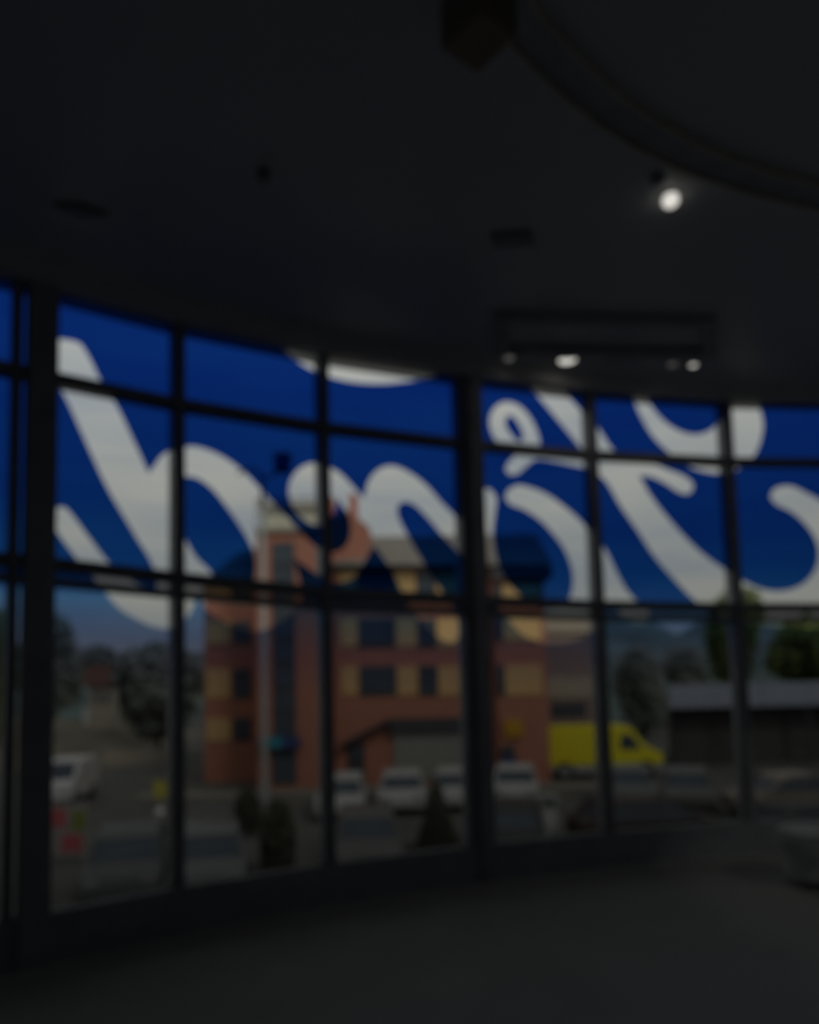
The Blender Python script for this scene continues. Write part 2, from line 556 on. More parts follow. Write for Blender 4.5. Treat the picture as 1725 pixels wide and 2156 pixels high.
# ------------------------------------------------------------------ ceiling fittings
def spot(px_, py_, wpx, strength, label, flat=.35):
    p = at_z(px_, py_, CEIL)
    dist = (p - EYE).length
    r = wpx / 2 * dist / F_PX
    e = empty('downlight', p)
    tag(e, label, 'light', 'recessed ceiling downlights')
    bm = bmesh.new()
    seg = 24
    ring = []
    for rr, zz in ((r * 1.05, 0.0), (r * 1.35, 0.0), (r * 1.35, -.008), (r * 1.05, -.008)):
        ring.append([bm.verts.new((rr * math.cos(2 * math.pi * k / seg), rr * math.sin(2 * math.pi * k / seg), zz)) for k in range(seg)])
    for a in range(4):
        for k in range(seg):
            bm.faces.new((ring[a][k], ring[a][(k + 1) % seg], ring[(a + 1) % 4][(k + 1) % seg], ring[(a + 1) % 4][k]))
    link('rim', bm_mesh('rim', bm), M['dark'], e)
    lm = mat('lamp_glow', (.8, .8, .78), .5, emit=((1, .96, .88), strength))
    bm = bmesh.new()
    bmesh.ops.create_uvsphere(bm, u_segments=24, v_segments=12, radius=r)
    bmesh.ops.scale(bm, vec=(1, 1, flat), verts=bm.verts)
    bmesh.ops.translate(bm, vec=(0, 0, -r * flat * .8), verts=bm.verts)
    link('lens', bm_mesh('lens', bm, True), lm, e)
    ld = bpy.data.lights.new('downlight_beam', 'SPOT')
    ld.energy = 1.5 * strength
    ld.spot_size = math.radians(150)
    ld.spot_blend = 1.0
    ld.shadow_soft_size = r
    ld.color = (1, .96, .90)
    lo = bpy.data.objects.new('downlight_beam', ld)
    COL.objects.link(lo)
    lo.parent = e
    lo.location = (0, 0, -r * flat * 2.2 - .03)

spot(1412, 413, 27, .75, 'large round white downlight shining alone in the upper right ceiling', flat=.8)
spot(1195, 757, 33, .80, 'bright oval downlight near the window heads, brightest of the low row', flat=.12)
spot(1460, 767, 13, .70, 'small downlight at the right end of the low row')
spot(1072, 752, 18, .09, 'faint small downlight at the left end of the low row')
spot(1416, 765, 16, .06, 'faintest downlight beside the small right one in the low row')

def ceil_box(name, pts, depth, m, label, cat, extra=None):
    """a shallow fitting whose outline on the ceiling is given by pixel corners"""
    q = [at_z(x, y, CEIL) for x, y in pts]
    c = sum(q, Vector()) / len(q)
    e = empty(name, c)
    tag(e, label, cat)
    body = prism('casing', [(p.x - c.x, p.y - c.y) for p in q], 'z', -depth, 0, m, e)
    inner = prism('grille', [((p.x - c.x) * .86, (p.y - c.y) * .86) for p in q], 'z', -depth - .006, -depth, M['slot'], e)
    return e

ceil_box('air_vent', [(1035, 490), (1118, 484), (1125, 510), (1040, 516)], .02, M['dark'], 'dark slot air vent in the ceiling above the middle column', 'vent')
ceil_box('air_vent', [(112, 425), (170, 425), (228, 447), (165, 452)], .02, M['dark'], 'long dark slot air vent in the ceiling at the left', 'vent')
e = empty('smoke_detector', at_z(555, 362, CEIL))
tag(e, 'small dark round detector alone on the ceiling at the left', 'detector')
cyl('base', (0, 0, -.03), (0, 0, 0), .034, M['dark'], e, seg=20)
cyl('head', (0, 0, -.055), (0, 0, -.03), .02, M['slot'], e, r1=.028, seg=20)
e = empty('ceiling_sensor', at_z(1385, 372, CEIL))
tag(e, 'tiny dark ceiling sensor beside the large downlight', 'sensor')
cyl('base', (0, 0, -.02), (0, 0, 0), .04, M['dark'], e, seg=16)
cyl('head', (0, 0, -.035), (0, 0, -.02), .02, M['slot'], e, seg=16)

# rectangular black recessed bay frame above the low row of downlights
q = [at_z(1058, 662, CEIL), at_z(1488, 672, CEIL), at_z(1492, 738, CEIL), at_z(1058, 730, CEIL)]
c = sum(q, Vector()) / 4
e = empty('ceiling_frame', c)
tag(e, 'wide black rectangular ceiling frame above the low row of downlights', 'frame')
for a in range(4):
    p0, p1 = q[a] - c, q[(a + 1) % 4] - c
    d = (p1 - p0).normalized()
    nn = Vector((-d.y, d.x, 0)) * .05
    prism('rail', [((p0 - nn - d * .05).x, (p0 - nn - d * .05).y), ((p1 - nn + d * .05).x, (p1 - nn + d * .05).y), ((p1 + nn + d * .05).x, (p1 + nn + d * .05).y), ((p0 + nn - d * .05).x, (p0 + nn - d * .05).y)],
          'z', -.05 - .002 * a, 0, M['rail'], e)
for s in (.27, .62):
    pa = q[3].lerp(q[2], s) - c
    box('spot_head', pa.x - .16, pa.x + .16, pa.y + .06, pa.y + .14, -.03, 0, M['rail'], e)

# curved dark cove with tan lips in the upper right
cv = [(1040, -60), (1085, 25), (1135, 85), (1200, 150), (1280, 220), (1370, 280), (1480, 335), (1600, 375), (1725, 408), (1860, 430)]
pl = [at_z(x, y, CEIL) for x, y in cv]
c = pl[4].copy()
cov = empty('ceiling_cove', c)
tag(cov, 'curved black cove groove with thin tan lips across the upper right ceiling', 'cove')
def off_line(P, d):
    o = []
    for i in range(len(P)):
        t = (P[min(i + 1, len(P) - 1)] - P[max(i - 1, 0)]).normalized()
        o.append((P[i].x - c.x - t.y * d, P[i].y - c.y + t.x * d))
    return o
def fine(P, k=6):
    o = []
    for i in range(len(P) - 1):
        a, b_, c_, d_ = P[max(i - 1, 0)], P[i], P[i + 1], P[min(i + 2, len(P) - 1)]
        for j in range(k):
            s = j / k
            o.append(.5 * ((2 * b_) + (c_ - a) * s + (2 * a - 5 * b_ + 4 * c_ - d_) * s * s + (3 * b_ - a - 3 * c_ + d_) * s**3))
    return o + [P[-1]]
pl = fine(pl)
ribbon('groove', off_line(pl, -.075), off_line(pl, .075), -.012, 0, M['rail'], cov)
ribbon('lip', off_line(pl, .075), off_line(pl, .088), -.035, 0, M['tan'], cov)
ribbon('lip', off_line(pl, -.088), off_line(pl, -.075), -.035, 0, M['tan'], cov)

# box loudspeaker hung from the ceiling at the top edge
p = at_z(1000, 25, CEIL - .1)
e = empty('ceiling_speaker', Vector((p.x, p.y, CEIL)), math.radians(38))
tag(e, 'dark brown box loudspeaker hanging from the ceiling at the top edge', 'speaker')
box('cabinet', -.10, .10, -.13, .09, -.24, -.05, M['brownbox'], e, bev=.012)
box('grille', -.085, .085, .09, .10, -.225, -.065, M['slot'], e)
box('bracket', -.03, .03, -.03, .03, -.05, 0, M['dark'], e)

# pale upholstered bench at the right edge
M['bench'] = mat('pale_upholstery', (.74, .77, .76), .9)
p = at_z(1778, 1880, 0)
e = empty('ottoman', (p.x + .12, p.y + .18, 0), math.radians(-18))
tag(e, 'pale grey rounded ottoman seat on the floor at the right edge', 'ottoman')
def rounded(w, d, r, n=8):
    o = []
    for sx_, sy_, a0 in ((1, 1, 0), (-1, 1, 90), (-1, -1, 180), (1, -1, 270)):
        for k in range(n + 1):
            a = math.radians(a0 + 90 * k / n)
            o.append((sx_ * (w - r) + r * math.cos(a), sy_ * (d - r) + r * math.sin(a)))
    return o
prism('base', rounded(.40, .24, .2), 'z', .06, .24, M['bench'], e)
prism('cushion', rounded(.44, .28, .24), 'z', .24, .40, M['bench'], e, bev=.03)
for sx_ in (-.26, .26):
    for sy_ in (-.12, .12):
        cyl('leg', (sx_, sy_, 0), (sx_, sy_, .06), .02, M['dark'], e)

# ------------------------------------------------------------------ outside
GZ = -3.5                                            # street level; the room is one storey up
M['asphalt'] = mat('asphalt', (.10, .098, .09), .9, var=.2, scale=.4)
M['pave'] = mat('paving', (.20, .19, .165), .9, var=.15, scale=.8)
M['earth'] = mat('dry_bank', (.17, .15, .11), .95, var=.3, scale=.25)
M['hill'] = mat('wooded_hill', (.08, .12, .11), .95, var=.4, scale=.15)
M['brick'] = brick_mat('red_brick', (.42, .17, .11), (.35, .13, .085), (.36, .23, .17))
M['brickd'] = brick_mat('dark_brick', (.20, .075, .05), (.16, .06, .04), (.18, .11, .08))
M['ochre'] = mat('ochre_panel', (.56, .36, .155), .8, var=.08)
M['cream'] = mat('cream_render', (.62, .62, .47), .8, var=.05)
M['slate'] = mat('slate_roof', (.16, .14, .12), .85, var=.12, scale=1.5)
M['redtile'] = mat('red_clay', (.45, .14, .09), .8)
M['oldtile'] = mat('weathered_tile', (.20, .105, .075), .9, var=.2)
M['winframe'] = mat('dark_window_frame', (.05, .05, .055), .5)
M['winglass'] = mat('window_glass_dark', (.065, .078, .095), .2, var=.2, scale=.6, spec=.2)
M['shutter'] = mat('grey_shutter', (.26, .265, .24), .6, var=.05)
M['steel'] = mat('galvanised_steel', (.36, .37, .36), .5, metal=.3)
M['teal'] = mat('teal_sign', (.02, .22, .30), .5)
M['navy'] = mat('navy_sign', (.03, .05, .16), .5)
M['mauve'] = mat('mauve_render', (.26, .20, .185), .9, var=.06)
M['stone'] = mat('pale_stone', (.36, .32, .26), .9)
M['yellow'] = mat('yellow_paint', (.72, .63, .02), .4, var=.03)
M['amber'] = mat('amber_sign', (.48, .25, .01), .5)
M['white'] = mat('white_paint', (.55, .55, .54), .4, var=.03)
M['tyre'] = mat('tyre_rubber', (.015, .015, .015), .9)
M['fasciab'] = mat('pale_blue_cladding', (.27, .30, .37), .5, var=.05)
M['shed'] = mat('dark_shed', (.06, .06, .057), .8)
M['bark'] = mat('bark', (.07, .05, .035), .95)

tag(box('ground', -140, 140, 9.5, 220, GZ - .5, GZ, M['asphalt']), 'grey asphalt car park and street outside the windows', 'ground', kind='structure')
tag(prism('pavement', [(-12.5, 32.2), (11, 32.2), (11, 33.6), (-12.5, 33.6)], 'z', GZ, GZ + .14, M['pave']), 'pale paved strip along the front of the brick building', 'pavement', kind='structure')

def hill(name, pts, Y, depth, m, label):
    """a long ridge: skyline given by pixels at distance Y, falling to street level towards the viewer"""
    bm = bmesh.new()
    prev = None
    for x, y in pts:
        p = at_y(x, y, Y)
        k = Y - depth
        row = []
        for s in range(9):
            u = s / 8
            row.append(bm.verts.new((p.x * ((k + depth * u) / Y) if depth < Y * .6 else p.x, k + depth * u, GZ - .2 + (p.z - GZ + .2) * (u * u * (3 - 2 * u)) + (random.uniform(-.2, .2) if 0 < s < 8 else 0))))
        row.append(bm.verts.new((p.x, Y + depth * .8, GZ - .2)))
        if prev:
            for a in range(len(row) - 1):
                bm.faces.new((prev[a], row[a], row[a + 1], prev[a + 1]))
        prev = row
    o = link(name, bm_mesh(name, bm, True), m)
    return tag(o, label, 'hill', kind='structure')

hill('hillside', [(1150, 1305), (1200, 1296), (1260, 1290), (1320, 1296), (1385, 1312), (1425, 1338), (1465, 1312), (1560, 1300), (1640, 1306), (1740, 1304), (1860, 1310), (2000, 1300)], 130, 55, M['hill'], 'dark wooded hill rising behind the dark shed')
hill('hillside', [(-420, 1300), (-200, 1310), (0, 1345), (110, 1370), (230, 1375), (330, 1380), (430, 1372), (540, 1380)], 150, 50, M['hill'], 'dark wooded hill at the left behind the small house')
hill('bank', [(-300, 1480), (-100, 1500), (60, 1508), (160, 1516), (250, 1530), (330, 1560), (400, 1590), (430, 1640)], 62, 22, M['earth'], 'dry earth bank sloping down at the left below the house')

# ---- trees and shrubs
M['leafd'] = mat('dark_foliage', (.20, .225, .19), .9, var=.4, scale=2)
M['leafg'] = mat('light_green_foliage', (.13, .17, .035), .9, var=.35, scale=2)
M['leafs'] = mat('shrub_foliage', (.060, .065, .045), .9, var=.4, scale=4)
def foliage(name, blobs, n, size, m, parent):
    verts, faces = [], []
    tot = sum(b[3] * b[4] * b[5] for b in blobs)
    for b in blobs:
        k = max(20, int(n * b[3] * b[4] * b[5] / tot))
        for _ in range(k):
            d = Vector((random.gauss(0, 1), random.gauss(0, 1), random.gauss(0, 1))).normalized()
            r = random.uniform(.35, 1.0) ** .5
            p = Vector((b[0] + d.x * b[3] * r, b[1] + d.y * b[4] * r, b[2] + d.z * b[5] * r))
            a = Vector((random.gauss(0, 1), random.gauss(0, 1), random.gauss(0, 1))).normalized()
            c_ = a.orthogonal().normalized()
            s = size * random.uniform(.6, 1.3)
            i = len(verts)
            verts += [tuple(p - a * s), tuple(p + c_ * s * .5), tuple(p + a * s), tuple(p - c_ * s * .5)]
            faces.append((i, i + 1, i + 2, i + 3))
    me = bpy.data.meshes.new(name)
    me.from_pydata(verts, [], faces)
    return link(name, me, m, parent)

def tree(name, cx_, top, bot, wpx, Y, m, label, group='trees outside', n=2600, trunk=True, cat='tree'):
    """crown spans pixel rows top..bot around column cx_, standing at distance Y"""
    pt, pb = at_y(cx_, top, Y), at_y(cx_, bot, Y)
    w_ = wpx * Y / F_PX / 2
    h_ = (pt.z - pb.z) / 2
    e = empty(name, (pt.x, Y, GZ))
    tag(e, label, cat, group)
    zc = (pt.z + pb.z) / 2 - GZ
    bl = [(0, 0, zc, w_ * .75, w_ * .6, h_ * .9)]
    for k in range(7):
        a = random.uniform(0, 6.28)
        bl.append((math.cos(a) * w_ * .5, math.sin(a) * w_ * .4, zc + random.uniform(-.5, .55) * h_, w_ * .48, w_ * .45, h_ * .42))
    foliage('crown', bl, n, max(.12, w_ * .11), m, e)
    if trunk:
        cyl('trunk', (0, 0, 0), (0, 0, zc), .22, M['bark'], e, r1=.12)
    return e

tree('tree', 335, 1338, 1575, 215, 52, M['leafd'], 'big dark round tree between the house and the brick building', n=5000)
tree('tree', 118, 1285, 1520, 130, 67, M['leafd'], 'tall dark tree just right of the left column', n=3600)
tree('tree', -5, 1270, 1560, 110, 50, M['leafg'], 'light green tree at the left edge of the view', n=3000)
tree('tree', 205, 1350, 1460, 90, 75, M['leafd'], 'distant dark tree behind the red roofed house')
tree('tree', 1535, 1228, 1480, 140, 70, M['leafg'], 'tall light green tree behind the dark shed roof', n=3600)
tree('tree', 1690, 1286, 1460, 190, 66, M['leafg'], 'wide light green tree at the right edge behind the shed', n=3600)
tree('tree', 1345, 1345, 1560, 130, 58, M['leafd'], 'dark tree between the grey annexe and the shed', n=3600)
tree('tree', 1440, 1350, 1470, 110, 80, M['leafd'], 'dark distant tree directly above the shed end')

# ---- brick building
BY = 35.0
def bx(x, Y=BY): return at_y(x, 1420, Y).x
def bz(y, Y=BY, x=780): return at_y(x, y, Y).z
bo = Vector((bx(780), BY, GZ))
bld = empty('brick_building', bo)
tag(bld, 'red brick four storey building with square tower and slate roof across the street', 'building')
def part(name, x0, x1, ytop, ybot, Yf, Yb, m, parent=bld, bev=0):
    xm = (x0 + x1) / 2
    X0, X1 = bx(x0, Yf), bx(x1, Yf)
    Z1 = at_y(xm, ytop, Yf).z
    Z0 = GZ if ybot is None else at_y(xm, ybot, Yf).z
    o = box(name, X0 - bo.x, X1 - bo.x, Yf - bo.y, Yb - bo.y, Z0 - bo.z, Z1 - bo.z, m, bld, bev=bev)
    if parent is not bld: o.parent = parent
    return o
part('main_wall', 690, 1048, 1192, None, 35.0, 46, M['brick'])
part('tower_wall', 541, 692, 1108, None, 34.2, 44, M['brick'])
part('wing_wall', 430, 548, 1222, None, 37.4, 45, M['brick'])
part('corner_bay', 1046, 1152, 1212, None, 34.4, 46, M['brick'])
part('annexe_wall', 1148, 1256, 1303, None, 40.0, 48, M['mauve'])
part('annexe_band', 1146, 1258, 1300, 1332, 39.8, 48.1, M['stone'])
part('annexe_band', 1148, 1256, 1425, 1470, 39.9, 40.0, M['stone'])
part('eaves', 688, 1050, 1186, 1196, 34.6, 46.2, M['winframe'])
# slate roofs
def roof(name, eave, ridge, Yf, Yb, m):
    pts = [at_y(x, y, Yf) for x, y in eave]
    yr = (Yf + Yb) / 2
    rr = [at_y(x, y, yr) for x, y in ridge]
    bm = bmesh.new()
    a, b = [bm.verts.new(Vector((p.x, Yf, p.z)) - bo) for p in pts]
    c_, d_ = [bm.verts.new(Vector((p.x, yr, p.z)) - bo) for p in rr]
    e_, f_ = bm.verts.new(Vector((pts[0].x, Yb, pts[0].z)) - bo), bm.verts.new(Vector((pts[1].x, Yb, pts[1].z)) - bo)
    bm.faces.new((a, b, d_, c_)); bm.faces.new((b, f_, d_)); bm.faces.new((f_, e_, c_, d_)); bm.faces.new((e_, a, c_)); bm.faces.new((a, e_, f_, b))
    return link(name, bm_mesh(name, bm), m, bld)
roof('roof', [(698, 1188), (1165, 1190)], [(745, 1131), (1130, 1124)], 34.3, 46.5, M['slate'])
roof('wing_roof', [(424, 1224), (546, 1218)], [(505, 1162), (546, 1152)], 36.9, 45.5, M['slate'])
part('corner_eaves', 1044, 1172, 1196, 1216, 34.0, 44, M['winframe'])
part('chimney', 691, 707, 1046, 1190, 36.0, 36.9, M['redtile'])
part('chimney', 742, 757, 1040, 1190, 36.2, 37.1, M['redtile'])
# red gable beside the tower
pg = [(692, 1190), (692, 1112), (722, 1070), (752, 1088), (778, 1112), (770, 1190)]
pp_ = [at_y(x, y, 35.3) for x, y in pg]
prism('gable', [(p.x - bo.x, p.z - bo.z) for p in pp_], 'y', .3, 3.0, M['brick'], bld)
# pale rooftop room and railing on the tower
part('rooftop_room', 552, 690, 1068, 1108, 36.2, 42, M['cream'])
part('rooftop_roof', 546, 694, 1058, 1068, 35.9, 42.3, M['stone'])
for x in (542, 566, 592, 618, 644, 670, 691):
    part('railing_post', x - 1.6, x + 1.6, 1050, 1108, 34.3, 34.38, M['steel'])
part('railing_rail', 541, 692, 1047, 1051, 34.28, 34.40, M['steel'])
part('railing_rail', 541, 692, 1078, 1081, 34.28, 34.40, M['steel'])
part('tower_cornice', 538, 695, 1108, 1118, 34.0, 44.1, M['stone'])
# windows: frame with recessed-looking pane in front of the wall
def window(x0, x1, y0, y1, Yf, nx=2):
    w_ = part('window', x0, x1, y0, y1, Yf - .08, Yf + .02, M['winframe'])
    s = (x1 - x0 - 3) / nx
    for k in range(nx):
        part('pane', x0 + 2 + s * k, x0 + 1 + s * (k + 1) - .5, y0 + 3, y1 - 3, Yf - .10, Yf - .07, M['winglass'], w_)
for y0, y1 in ((1202, 1248), (1302, 1362), (1402, 1464)):
    window(757, 834, y0, y1, 35.0, 3)
    window(882, 921, y0, y1, 35.0, 2)
    for x0, x1 in ((719, 755), (836, 880), (923, 968)):
        part('ochre_panel', x0, x1, y0 + 1, y1 - 1, 34.93, 35.02, M['ochre'])
for y0, y1 in ((1228, 1255), (1300, 1348), (1400, 1464)):
    part('ochre_panel', 1064, 1142, y0, y1, 34.33, 34.42, M['ochre'])
    window(1046, 1062, y0, y1, 34.4, 1)
    part('ochre_panel', 434, 486, y0 + 8, y1 + 6, 37.33, 37.42, M['ochre'])
    window(491, 527, y0 + 8, y1 + 6, 37.4, 1)
part('ochre_panel', 434, 486, 1512, 1560, 37.33, 37.42, M['ochre'])
window(491, 527, 1512, 1560, 37.4, 1)
for k in range(8):
    y0 = 1142 + k * 51.5
    window(575, 622, y0, y0 + 50, 34.2, 1)
part('tower_door', 572, 622, 1580, 1650, 34.1, 34.22, M['winglass'])
ts = part('teal_sign', 545, 592, 1553, 1575, 33.7, 34.2, M['teal'])
part('navy_sign', 592, 628, 1553, 1575, 33.7, 34.2, M['navy'])
window(1160, 1232, 1480, 1508, 40.0, 3)
# ground floor: shutter, lintel, door, ramp-like awning
g = part('garage_door', 826, 972, 1540, 1642, 34.9, 35.02, M['shutter'])
for k in range(9):
    part('slat', 828, 970, 1542 + k * 11, 1551.5 + k * 11, 34.86, 34.91, M['shutter'], g)
part('lintel', 818, 980, 1512, 1540, 34.6, 35.02, M['winframe'])
d = part('door', 730, 765, 1565, 1640, 34.92, 35.02, M['winframe'])
part('door_glass', 735, 760, 1572, 1600, 34.88, 34.93, M['winglass'], d)
aw = [(716, 1566), (820, 1512), (820, 1520), (716, 1574)]
pp_ = [at_y(x, y, 34.6) for x, y in aw]
prism('awning_edge', [(p.x - bo.x, p.z - bo.z) for p in pp_], 'y', -.6, 0, M['winframe'], bld)
part('amber_sign', 1060, 1097, 1516, 1551, 34.2, 34.42, M['amber'])
part('shop_door', 1050, 1078, 1570, 1640, 34.32, 34.42, M['winframe'])
part('blue_panel', 1050, 1082, 1592, 1622, 34.25, 34.33, M['navy'])

# ---- small house on the left bank
hp = at_y(212, 1520, 58)
e = empty('house', (hp.x, 58, GZ))
tag(e, 'small pale house with a red tiled roof on the left bank', 'house')
sc_ = 58 / F_PX
zt, ze_ = at_y(212, 1440, 58).z - GZ, at_y(212, 1402, 58).z - GZ
box('wall', -24 * sc_, 28 * sc_, 0, 5, 0, zt, M['stone'], e)
prism('roof', [(-38 * sc_, zt - .1), (34 * sc_, zt - .1), (22 * sc_, ze_), (-26 * sc_, ze_)], 'y', -.4, 5.4, M['oldtile'], e)
box('gable_wall', -40 * sc_, -24 * sc_, .3, 4.5, 0, at_y(180, 1488, 58).z - GZ, M['white'], e)
for k in (-12, 8):
    box('window', k * sc_, (k + 9) * sc_, -.06, .02, zt - 1.6, zt - .7, M['winglass'], e)
# pale garden wall
p0, p1 = at_y(214, 1594, 46), at_y(362, 1586, 46)
e = box('garden_wall', p0.x, p1.x, 46, 46.4, GZ, p0.z + .35, M['stone'])
tag(e, 'low pale garden wall below the earth bank at the left', 'wall')

# ---- street lamp
lp = at_y(558, 1682, 31)
lt = at_y(566, 1000, 31)
e = empty('street_lamp', (lp.x, 31, GZ))
tag(e, 'tall pale steel street lamp with a square dark lantern before the tower', 'lamp')
H_ = lt.z - GZ
cyl('pole', (0, 0, 0), (0, 0, H_ * .90), .15, M['steel'], e, r1=.11)
cyl('pole_top', (0, 0, H_ * .90), (0, 0, H_), .11, M['winframe'], e, r1=.06)
cyl('base_collar', (0, 0, 0), (0, 0, .9), .21, M['steel'], e)
ll = at_y(595, 977, 31)
lx, lz = ll.x - lp.x, ll.z - GZ
ln = box('lantern', lx - .34, lx + .34, -.34, .34, lz - .34, lz + .34, M['navy'], e, bev=.04)
box('lantern_cap', lx - .40, lx + .40, -.40, .40, lz + .34, lz + .42, M['dark'], ln)
bm = bmesh.new()
ar = [(0, H_ - .1), (-.25, H_ + .22), (-.6, H_ + .30), (-.95, H_ + .18), (-1.1, H_ + .05)]
for a, b in zip(ar[:-1], ar[1:]): add_cyl(bm, (a[0], 0, a[1]), (b[0], 0, b[1]), .06, seg=8)
link('arm', bm_mesh('arm', bm), M['winframe'], e)
bm = bmesh.new()
add_cyl(bm, (0, 0, H_ - .2), (lx, 0, lz - .3), .05, seg=8)
link('arm', bm_mesh('arm', bm), M['winframe'], e)

# ---- yellow van, side on
def wheel(parent, x, y, r, w_=.22):
    h = cyl('wheel', (x, y - w_ / 2, r), (x, y + w_ / 2, r), r, M['tyre'], parent, seg=20)
    cyl('hub', (x, y - w_ / 2 - .01, r), (x, y + w_ / 2 + .01, r), r * .55, M['steel'], h, seg=14)
    return h
VY = 36.6
vc = at_y(1270, 1628, VY)
e = empty('van', (vc.x, VY, GZ))
tag(e, 'yellow box van parked side on beside the brick building', 'van')
kx = VY / F_PX
def vz(y): return at_y(1270, y, VY).z - GZ
def vx(x): return at_y(x, 1570, VY - 1.0).x - vc.x
prof = [(vx(1156), vz(1606)), (vx(1156), vz(1532)), (vx(1160), vz(1526)), (vx(1322), vz(1526)), (vx(1336), vz(1534)), (vx(1358), vz(1568)), (vx(1390), vz(1580)),
        (vx(1397), vz(1590)), (vx(1397), vz(1602)), (vx(1390), vz(1606))]
prism('body', prof, 'y', -1.0, 1.0, M['yellow'], e, bev=.05)
for s in (-1, 1):
    prism('side_window', [(vx(1306), vz(1575)), (vx(1308), vz(1544)), (vx(1330), vz(1544)), (vx(1351), vz(1575))], 'y', s * 1.0, s * 1.02, M['winglass'], e)
prism('windscreen', [(vx(1336.5), vz(1536)), (vx(1356.5), vz(1567)), (vx(1358.5), vz(1567)), (vx(1338.5), vz(1536))], 'y', -.85, .85, M['winglass'], e)
box('skirt', vx(1160), vx(1392), -.97, .97, .28, vz(1606), M['dark'], e)
for x in (1188, 1358):
    for s in (-.92, .92): wheel(e, vx(x), s, .42)
box('bumper', vx(1394), vx(1401), -.95, .95, .4, .62, M['dark'], e)
for s in (-.7, .7):
    box('headlamp', vx(1396), vx(1399), s - .15, s + .15, vz(1600), vz(1592), M['white'], e)

# ---- cars
M['tail'] = mat('tail_lens', (.09, .02, .018), .4)
M['lampglass'] = mat('lamp_glass', (.20, .20, .20), .3)
CARG = 'parked cars outside'
def car(cx_, yg, heading, paint, label, Y=None, L_=4.3, Wd=1.78, Ht=1.45):
    """cx_, yg: pixel of the ground contact centre; heading 0 = nose to the right"""
    p = at_z(cx_, yg, GZ)
    e = empty('car', (p.x, p.y, GZ), heading)
    tag(e, label, 'car', CARG)
    k = L_ / 4.3
    lower = [(-2.12, .32), (-2.15, .62), (-2.08, .88), (-1.2, .92), (1.0, .92), (1.75, .84), (2.08, .68), (2.13, .40), (2.05, .28), (-2.05, .28)]
    prism('body', [(a * k, b * Ht / 1.45) for a, b in lower], 'y', -Wd / 2, Wd / 2, paint, e, bev=.06)
    upper = [(-1.85, .86), (-1.35, 1.38), (-1.0, 1.45), (.05, 1.43), (.45, 1.32), (1.15, .88)]
    bm = bmesh.new()
    A, B = [], []
    for a, b in upper:
        s = 1 - .22 * (b - .86) / .6
        A.append(bm.verts.new((a * k, -Wd / 2 * s * .97, b * Ht / 1.45)))
        B.append(bm.verts.new((a * k, Wd / 2 * s * .97, b * Ht / 1.45)))
    bm.faces.new(A); bm.faces.new(B[::-1])
    for i in range(len(A)):
        bm.faces.new((A[i], A[(i + 1) % len(A)], B[(i + 1) % len(A)], B[i]))
    cab = link('cabin', bm_mesh('cabin', bm), M['winglass'], e)
    rf = [(-1.42, 1.385), (-1.0, 1.47), (.05, 1.45), (.50, 1.325), (.45, 1.29), (.0, 1.40), (-1.0, 1.42), (-1.36, 1.34)]
    prism('roof', [(a * k, b * Ht / 1.45) for a, b in rf], 'y', -Wd * .40, Wd * .40, paint, e)
    for s in (-1, 1):
        for xa, xb in ((-1.88, -1.38), (1.17, .47)):
            bm = bmesh.new()
            add_cyl(bm, (xa * k, s * Wd * .47, .88 * Ht / 1.45), (xb * k, s * Wd * .395, 1.36 * Ht / 1.45), .045, seg=6)
            link('pillar', bm_mesh('pillar', bm), paint, e)
        for x in (-1.32 * k, 1.32 * k): wheel(e, x, s * (Wd / 2 - .1), .31)
        box('headlamp', 2.06 * k, 2.12 * k, s * .62 - .16, s * .62 + .16, .60, .72, M['lampglass'], e)
        box('tail_lamp', -2.17 * k, -2.10 * k, s * .66 - .12, s * .66 + .12, .66, .84, M['tail'], e)
    return e
P_dgrey = mat('dark_grey_paint', (.075, .08, .085), .35, var=.03)
P_silver = mat('silver_paint', (.12, .128, .132), .35, var=.03)
P_white = mat('dusty_white_paint', (.38, .38, .37), .5, var=.03)
P_black = mat('black_paint', (.030, .030, .032), .5)
P_maroon = mat('maroon_paint', (.045, .026, .025), .5)
P_beige = mat('beige_paint', (.24, .20, .165), .4)
P_grey = mat('mid_grey_paint', (.11, .11, .108), .4)
f90 = math.radians(-90)
car(272, 1868, math.radians(-74), P_dgrey, 'dark grey car facing the windows below the earth bank')
car(440, 1862, math.radians(-76), P_silver, 'silver car facing the windows left of the street lamp foot')
car(775, 1816, math.radians(-86), P_grey, 'grey car facing the windows in front of the brown door')
car(722, 1712, math.radians(-88), P_white, 'white car behind the grey car near the brown door')
car(848, 1702, f90, P_white, 'white car parked before the grey shutter', L_=3.6)
car(962, 1696, math.radians(-94), P_white, 'white car half hidden behind the middle column', L_=3.6)
car(1086, 1688, math.radians(-98), P_white, 'white car just right of the middle column below the amber sign', L_=3.4)
car(1080, 1800, math.radians(-96), P_black, 'black car facing the windows right of the middle column')
car(1370, 1782, math.radians(6), P_maroon, 'long dark maroon car side on in front of the yellow van', L_=4.6, Wd=1.85)
car(1322, 1692, math.radians(-100), P_silver, 'silver car angled between the yellow van and the maroon car', L_=3.6)
car(1448, 1700, math.radians(-108), P_grey, 'mid grey car at the left corner of the dark shed', L_=3.6)
car(1650, 1716, math.radians(184), P_beige, 'beige car parked in front of the dark shed', L_=3.8)
car(1735, 1806, math.radians(8), P_black, 'black car side on at the right edge beside the maroon car', L_=4.4)

